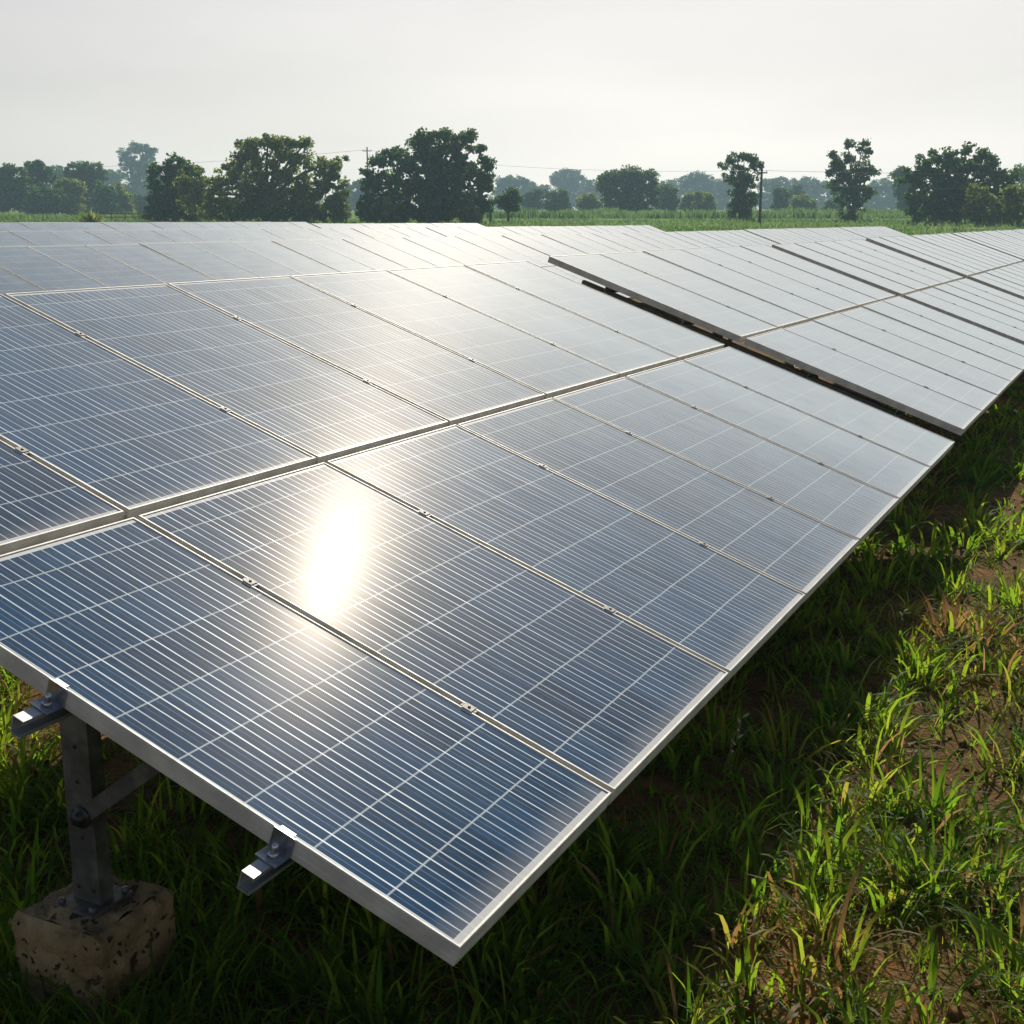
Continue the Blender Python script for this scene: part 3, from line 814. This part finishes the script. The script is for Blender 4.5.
for i, (lab, bpx, D, lobes) in enumerate(bush_list):
    tree('bush', 'bush', lab, bpx, D, lobes, (M_LEAF_OLIVE if i % 2 else M_LEAF_DARK) if D < 280 else M_LEAF_FAR, 120 + i, 0.36, 0.8, 1.6, 24, 0.05, 0.12, group=G_B, limbs=False)
tree('tree', 'tree', 'large round topped hazy tree in the middle of the far tree line', 628, 235,
     [(610,178,11,7),(628,174,14,7),(646,179,12,8),(654,188,8,8),(606,188,9,8),(628,188,22,11),(618,202,16,11),(640,203,17,11),(630,208,20,7)],
     M_LEAF_DARK, 150, 0.40, 1.0, 1.5, 24, 0.10, 0.35, group=G_F)

# far-off wood that closes the horizon: reads as one mass
def far_wood():
    rng = np.random.default_rng(5)
    Cs = []
    for x in np.arange(-400, 402, 7.0):
        D = 720 + rng.uniform(-30, 50)
        z = float(terrain(x, D)); h = rng.uniform(6.5, 12.5); r = rng.uniform(4, 7)
        n = 150
        d = rand_dirs(n, rng) * rng.uniform(0.5, 1.05, n)[:, None]
        c = np.array([x, D, z + h * 0.5]) + d * np.array([r, r, h * 0.55])
        c[:, 2] = np.maximum(c[:, 2], z + 0.2)
        Cs.append(c)
    C = np.concatenate(Cs)
    V, Q = leaf_cards(C, 1.0, rng)
    o = np_mesh('far_wood', V, Q, M_LEAF_FAR, None, {'tint': np.repeat(rng.random(len(C)), 4)})
    tag(o, kind='stuff')
far_wood()

# spiky shrub, rail fence, dark stake
def spiky_shrub():
    rng = np.random.default_rng(8)
    D = 120; p = at(91, 218, D); z = float(terrain(p.x, D))
    root = empty('spiky_shrub', (p.x, D, z))
    tag(root, 'small spiky olive shrub standing alone in front of the low rail fence at left', 'shrub')
    n = 420
    a = rng.uniform(0, 2 * math.pi, n); el = rng.uniform(0.35, 1.45, n); ln = rng.uniform(0.7, 1.75, n)
    d = np.stack([np.cos(a) * np.cos(el), np.sin(a) * np.cos(el), np.sin(el)], 1)
    b0 = np.stack([rng.normal(0, .18, n), rng.normal(0, .18, n), rng.uniform(0, .3, n)], 1)
    side = np.cross(d, rand_dirs(n, rng)); side /= np.linalg.norm(side, axis=1)[:, None]
    L = ln[:, None]
    V = np.stack([b0, b0 + d * L * .55 + side * .07, b0 + d * L, b0 + d * L * .55 - side * .07], 1).reshape(-1, 3)
    np_mesh('foliage', V, np.arange(4 * n).reshape(-1, 4), M_LEAF_OLIVE, root, {'tint': np.repeat(rng.random(n), 4)})
    b = MB(); b.tube([(0, 0, -.1), (0, 0, .5)], [.09, .05], 7); b.build('stem', M_BARK, root)
spiky_shrub()

def rail_fence():
    D = 160
    p0 = at(98, 216, D); p1 = at(152, 216, D)
    x0, x1 = p0.x, p1.x
    z0 = float(terrain(x0, D))
    root = empty('rail_fence', (x0, D, z0))
    tag(root, 'low brown wooden rail fence in the field left of the compact dark tree', 'fence')
    n = 5
    for i in range(n):
        b = MB(); x = (x1 - x0) * i / (n - 1)
        b.tube([(x, 0, -0.2), (x, 0, 1.05)], [0.07, 0.06], 7); b.build('fence_post', M_FENCE, root)
    for zz in (0.5, 0.9):
        b = MB(); b.box((-0.2, -0.11, zz - 0.06), (x1 - x0 + 0.2, -0.075, zz + 0.06)); b.build('fence_rail', M_FENCE, root)
rail_fence()
def stake():
    D = 150; p = at(490.5, 212, D); z = float(terrain(p.x, D))
    b = MB(); b.tube([(0, 0, -0.1), (0, 0, 0.9), (0.02, 0, 1.25)], [0.13, 0.15, 0.10], 8)
    o = b.build('field_post', M_POLE, None, (p.x, D, z)); tag(o, 'short dark post in the field between the big dark tree and the small round tree', 'post')
stake()

# utility poles and wires
def pole(px, D, top_py, label, arm=1.3):
    p = at(px, top_py, D); z = float(terrain(p.x, D)); h = p.z - z
    root = empty('utility_pole', (p.x, D, z)); tag(root, label, 'utility pole', 'utility poles along the fields')
    b = MB(); b.tube([(0, 0, -0.5), (0, 0, h)], [0.17, 0.11], 10); b.build('pole_shaft', M_POLE, root)
    b = MB(); b.box((-arm, -0.17, h - 0.75), (arm, -0.11, h - 0.62)); cr = b.build('cross_arm', M_POLE, root)
    b = MB()
    for s in (-0.9, 0.9): b.tube([(s * arm, -0.14, h - 0.62), (s * arm, -0.14, h - 0.45)], [0.05, 0.03], 7)
    b.build('insulator', M_WIRE, cr)
    return Vector((p.x, D, z + h))
pa = pole(762, 135, 166, 'dark utility pole beside the tall upright tree', 0.55)
pb = pole(367, 230, 147, 'far thin utility pole above the gap between the two largest trees', 0.8)
def wire(a, b, sag, label, r=0.016):
    m = MB(); n = 24
    m.tube([a.lerp(b, i / n) - Vector((0, 0, sag * 4 * (i / n) * (1 - i / n))) for i in range(n + 1)], r, 5)
    o = m.build('power_line', M_WIRE); tag(o, label, 'power line')
pc = Vector((98, 140, pa.z + 0.3))
pd = Vector((-150, 270, pb.z - 0.5))
wire(pa - Vector((0, 0, .45)), pb - Vector((0, 0, .45)), 1.2, 'thin power line between the dark utility pole and the far thin pole')
wire(pa - Vector((0, 0, .45)), pc, 0.6, 'thin power line running from the dark utility pole out to the right')
wire(pb - Vector((0, 0, .45)), pd, 2.2, 'faint power line running from the far thin pole out to the left', 0.022)
wire(pa - Vector((0, 0, 1.9)), pc - Vector((0, 0, 1.9)), 0.5, 'lower thin power line crossing in front of the widest dark tree')

# ------------------------------------------------------------------ crops beyond the tables
def blades(P, L, Wd, lean, az, rng, bend=0.6, nseg=3):
    """curved tapering grass blades: root P, length L, width Wd, lean from the vertical, heading az"""
    n = len(P)
    h = np.stack([np.cos(az), np.sin(az), np.zeros(n)], 1)
    tw = az + math.pi / 2 + rng.normal(0, 0.5, n)
    s = np.stack([np.cos(tw), np.sin(tw), np.zeros(n)], 1)
    pts = [P]
    ang = lean.copy(); q = P.copy()
    for i in range(nseg):
        st = (L / nseg)[:, None]
        q = q + (h * np.sin(ang)[:, None] + np.array([0, 0, 1.0]) * np.cos(ang)[:, None]) * st
        pts.append(q)
        ang = ang + bend * rng.uniform(0.5, 1.5, n) * (0.6 + 0.6 * i)
    prof = np.interp(np.linspace(0, 1, nseg + 1), [0, 0.35, 0.75, 1], [0.65, 1.0, 0.62, 0.04])
    V = np.empty((n, nseg + 1, 2, 3), dtype=np.float32)
    for i in range(nseg + 1):
        V[:, i, 0] = pts[i] - s * (Wd * 0.5 * prof[i])[:, None]
        V[:, i, 1] = pts[i] + s * (Wd * 0.5 * prof[i])[:, None]
    m = 2 * (nseg + 1)
    base = (np.arange(n) * m)[:, None]
    Q = np.concatenate([base + np.array([[2*i, 2*i+1, 2*i+3, 2*i+2]]) for i in range(nseg)], 0)
    al = np.tile(np.repeat(np.linspace(0, 1, nseg + 1), 2), n)
    return V.reshape(-1, 3), Q, al

def crop_band(name, x0, x1, y0, y1, n, h, w, label):
    rng = np.random.default_rng(abs(hash(name)) % 1000 if False else int(n) % 977)
    x = rng.uniform(x0, x1, n); y = rng.uniform(y0, y1, n)
    lump = 0.75 + 0.3 * np.sin(x * 0.23 + 1.3) * np.sin(x * 0.071 + y * 0.2) + 0.12 * np.sin(x * 0.9)
    keep = rng.random(n) < np.clip(lump + 0.35, 0.15, 1)
    x, y, lump = x[keep], y[keep], lump[keep]; n = len(x)
    P = np.stack([x, y, terrain(x, y)], 1)
    V, Q, al = blades(P, h * lump * rng.uniform(0.7, 1.2, n), np.full(n, w), rng.uniform(0, .35, n), rng.uniform(0, 6.28, n), rng, 0.45, 2)
    o = np_mesh(name, V, Q, M_CROP, None, {'tint': np.clip(rng.normal(.45, .18, n) + 0.28 * np.sin(y * 0.55 + 0.3 * np.sin(x * 0.05)) + 0.22 * np.sin(x * 0.045 + y * 0.09 + 1.0), 0, 1).repeat(6)})
    tag(o, label, kind='stuff')
crop_band('crop_rows', -10, 125, 190, 214, 16000, 1.45, 0.28, None)
crop_band('tall_grass', -120, -38, 165, 185, 9000, 0.9, 0.25, None)
crop_band('field_grass', -75, 90, 72, 165, 30000, 0.45, 0.22, None)

# ------------------------------------------------------------------ grass
def table_uv(x, y):
    dx, dy = x - O2.x, y - O2.y
    return dx * U2.x + dy * U2.y, dx * H2.x + dy * H2.y
def patch(x, y):
    return (np.sin(1.9 * x + 0.7 * y + 0.4) * np.sin(1.3 * y - 0.9 * x + 2.0) + 0.6 * np.sin(4.3 * x + 1.1) * np.sin(3.9 * y + 0.3) + 0.35 * np.sin(8.1 * x - 2.0 * y))
def make_grass():
    rng = np.random.default_rng(3)
    Ps = []; Ls = []; Ws = []; Le = []; Az = []; Ti = []
    # bands of distance: (r0, r1, tufts per m2, blades per tuft, length scale, width)
    bands = [(0.0, 4.2, 92, 24, 1.0, 0.0108), (4.2, 7.5, 62, 18, 1.0, 0.0125), (0.0, 4.6, 230, 8, 0.42, 0.0070), (4.6, 8.0, 130, 8, 0.48, 0.0095), (7.5, 14, 34, 14, 1.05, 0.018), (14, 46, 9, 10, 1.1, 0.036)]
    X0, X1, Y0, Y1 = -9.0, 27.0, 0.4, 46.0
    for r0, r1, dens, nb, ls, wd in bands:
        n = int(dens * (min(X1, r1) - max(X0, -r1)) * (min(Y1, r1) - Y0))
        x = rng.uniform(max(X0, -r1), min(X1, r1), n); y = rng.uniform(Y0, min(Y1, r1), n)
        r = np.hypot(x, y)
        u, h = table_uv(x, y)
        ok = (r >= r0) & (r < r1)
        deep = (u > 2.2) & (h > 1.0) & ((x > -0.4) | (r > 10)) & ~((u > 6.6) & (u < 8.2) & (h < 3.6))                      # behind the front row: only what shows through the gaps
        ok &= ~(deep & (rng.random(n) > 0.25)) & ~((h > 4.5) & (u > -3))
        ok &= (np.abs(x) < 0.62 * y + 2.5)
        pt = patch(x, y) - 0.9 * np.exp(-((x - 2.25) ** 2 / 0.10 + (y - 6.0) ** 2 / 0.18)) - 1.6 * np.exp(-((x - 0.80) ** 2 / 0.03 + (y - 3.2) ** 2 / 0.03)) - 0.6 * np.exp(-((x - 1.62) ** 2 / 0.06 + (y - 4.55) ** 2 / 0.05))
        ok &= rng.random(n) < np.clip(0.95 + 0.50 * pt, 0.34, 1)
        ok &= ~((np.abs(u - 0.2) < 0.17) & (np.abs(h - 1.25) < 0.17))
        x, y, pt = x[ok], y[ok], pt[ok]
        n = len(x)
        size = np.clip(rng.lognormal(0, 0.38, n), 0.45, 2.2) * ls
        cnt = np.maximum(3, (nb * rng.uniform(0.5, 1.5, n) * np.clip(size, .6, 1.6))).astype(int)
        # dryness of a tuft: reddish patches
        dry = np.clip(1.1 * np.exp(-((x - 2.25) ** 2 / 0.12 + (y - 6.0) ** 2 / 0.22)) + 0.9 * np.exp(-((x - 0.80) ** 2 / 0.03 + (y - 3.2) ** 2 / 0.03)) + 0.8 * np.exp(-((x - 1.62) ** 2 / 0.06 + (y - 4.55) ** 2 / 0.05)) + 0.45 * np.clip(np.sin(1.7 * x + 2.4) * np.sin(1.3 * y + 0.8) - 0.35, 0, 1), 0, 1)
        tint0 = np.clip(rng.normal(0.42, 0.13, n) + dry * 0.25, 0, 1)
        id_ = np.repeat(np.arange(n), cnt); m = len(id_)
        az = rng.uniform(0, 2 * math.pi, m)
        rr = np.abs(rng.normal(0, 0.035, m)) * size[id_] * (1 + wd * 20)
        px = x[id_] + np.cos(az) * rr; py = y[id_] + np.sin(az) * rr
        az = az + rng.normal(0, 0.5, m)
        Ps.append(np.stack([px, py, terrain(px, py) - 0.012], 1))
        Ls.append(0.132 * size[id_] * rng.uniform(0.45, 1.35, m)); Ws.append(0.86 * wd * rng.uniform(0.45, 1.35, m) * np.clip(size[id_], .7, 1.5))
        Le.append(np.clip(np.abs(rng.normal(0.52, 0.34, m)), 0, 1.3)); Az.append(az)
        ti = np.clip(tint0[id_] + rng.normal(0, 0.09, m), 0, 0.82)
        straw = rng.random(m) < 0.04 + 0.62 * dry[id_]
        ti[straw] = rng.uniform(0.86, 1.0, straw.sum())
        Ti.append(ti)
    # taller grass crowding the near footing
    n = 900
    a = rng.uniform(0, 2 * math.pi, n); rr = rng.uniform(0.19, 0.42, n)
    bx = O2.x + U2.x * 0.2 + H2.x * 1.25; by = O2.y + U2.y * 0.2 + H2.y * 1.25
    x = bx + rr * np.cos(a); y = by + rr * np.sin(a)
    Ps.append(np.stack([x, y, terrain(x, y) - 0.01], 1)); Ls.append(rng.uniform(0.10, 0.30, n)); Ws.append(rng.uniform(0.005, 0.013, n))
    Le.append(rng.uniform(0.05, 0.7, n)); Az.append(rng.uniform(0, 6.28, n)); Ti.append(np.clip(rng.normal(0.38, 0.15, n), 0, 1))
    # fallen dry blades lying on the soil
    n = 5200
    x = rng.uniform(-3.2, 4.2, n); y = rng.uniform(1.6, 9.0, n)
    Ps.append(np.stack([x, y, terrain(x, y) + rng.uniform(0.004, 0.02, n)], 1)); Ls.append(rng.uniform(0.04, 0.15, n)); Ws.append(rng.uniform(0.003, 0.008, n))
    Le.append(rng.uniform(1.35, 1.62, n)); Az.append(rng.uniform(0, 6.28, n)); Ti.append(rng.uniform(0.84, 1.0, n))
    P = np.concatenate(Ps); L = np.concatenate(Ls); W = np.concatenate(Ws); le = np.concatenate(Le); az = np.concatenate(Az); ti = np.concatenate(Ti)
    V, Q, al = blades(P, L, W, le, az, rng, 0.26, 4)
    o = np_mesh('grass', V, Q, M_GRASS, None, {'tint': np.repeat(ti, 10), 'along': al}, smooth=True)
    tag(o, kind='stuff')
    print('grass blades', len(P))
make_grass()

def soil_clods():
    rng = np.random.default_rng(41)
    n = 2600
    x = rng.uniform(-3.2, 4.5, n); y = rng.uniform(1.6, 9.5, n)
    r = np.clip(rng.lognormal(-4.6, 0.5, n), 0.004, 0.032)
    c = np.stack([x, y, terrain(x, y) + r * 0.3], 1)
    # each clod a lumpy box-like lump of 8 jittered corners
    base = np.array([[-1,-1,-1],[1,-1,-1],[1,1,-1],[-1,1,-1],[-1,-1,1],[1,-1,1],[1,1,1],[-1,1,1]], float) * 0.62
    V = c[:, None, :] + base[None] * r[:, None, None] * rng.uniform(0.55, 1.25, (n, 8, 3))
    q = np.array([[0,3,2,1],[4,5,6,7],[0,1,5,4],[1,2,6,5],[2,3,7,6],[3,0,4,7]])
    Q = (np.arange(n)[:, None, None] * 8 + q[None]).reshape(-1, 4)
    tag(np_mesh('soil_clods', V.reshape(-1, 3), Q, M_GROUND), kind='stuff')
soil_clods()

# ------------------------------------------------------------------ single weeds that stand out of the grass
def weed(x, y, h, lean, az, heads, label, seed):
    rng = np.random.default_rng(seed)
    z = float(terrain(x, y))
    root = empty('weed', (x, y, z)); tag(root, label, 'weed', 'weeds in the grass')
    dx, dy = math.cos(az) * lean, math.sin(az) * lean
    b = MB()
    pts = [(0, 0, -0.02), (dx * .2, dy * .2, h * .4), (dx * .55, dy * .55, h * .75), (dx, dy, h)]
    b.tube(pts, [0.0030, 0.0026, 0.0020, 0.0012], 6); b.build('stem', M_GRASS_PLAIN, root)
    n = 7
    V, Q, al = blades(np.tile(np.array([[0, 0, 0.0]]), (n, 1)) + np.array([[0, 0, 1.0]]) * rng.uniform(0, h * .5, n)[:, None], rng.uniform(.08, .16, n), np.full(n, .016), rng.uniform(.5, 1.1, n), rng.uniform(0, 6.28, n), rng, .35, 4)
    np_mesh('foliage', V, Q, M_GRASS, root, {'tint': np.repeat(rng.uniform(.3, .6, n), 10), 'along': al}, smooth=True)
    for k in range(heads):
        hb = MB(); a = k * 2.1
        p = Vector(pts[-1]) - Vector((dx, dy, h)) * (0.09 * k)
        e = p + Vector((math.cos(a) * 0.022, math.sin(a) * 0.022, 0.016))
        hb.tube([p, p.lerp(e, .4), p.lerp(e, .8), e], [0.001, 0.0045, 0.0035, 0.0008], 6)
        hb.build('seed_head', M_SEED, root)
M_GRASS_PLAIN = metal('weed_stem', (0.16, 0.17, 0.05), 0.7, 0.0, 0.3, 30.0)
M_SEED = metal('pale_seed_heads', (0.55, 0.48, 0.40), 0.8, 0.0, 0.3, 60.0)
def on_ground(px, py):
    cp, sp = math.cos(PITCH), math.sin(PITCH)
    a = (px - 512) / 1260.0; b = (512 - py) / 1260.0
    k = -CAM_Z / (-sp + b * cp)
    return a * k, (cp + b * sp) * k
x, y = on_ground(899, 655)
weed(x, y, 0.22, 0.02, 1.0, 3, 'thin weed with pale star shaped top at the shadow edge', 1)
x, y = on_ground(722, 790)
weed(x, y, 0.30, 0.07, 0.2, 6, 'leafy weed with whitish seed heads in the shade beside the nearest table', 2)
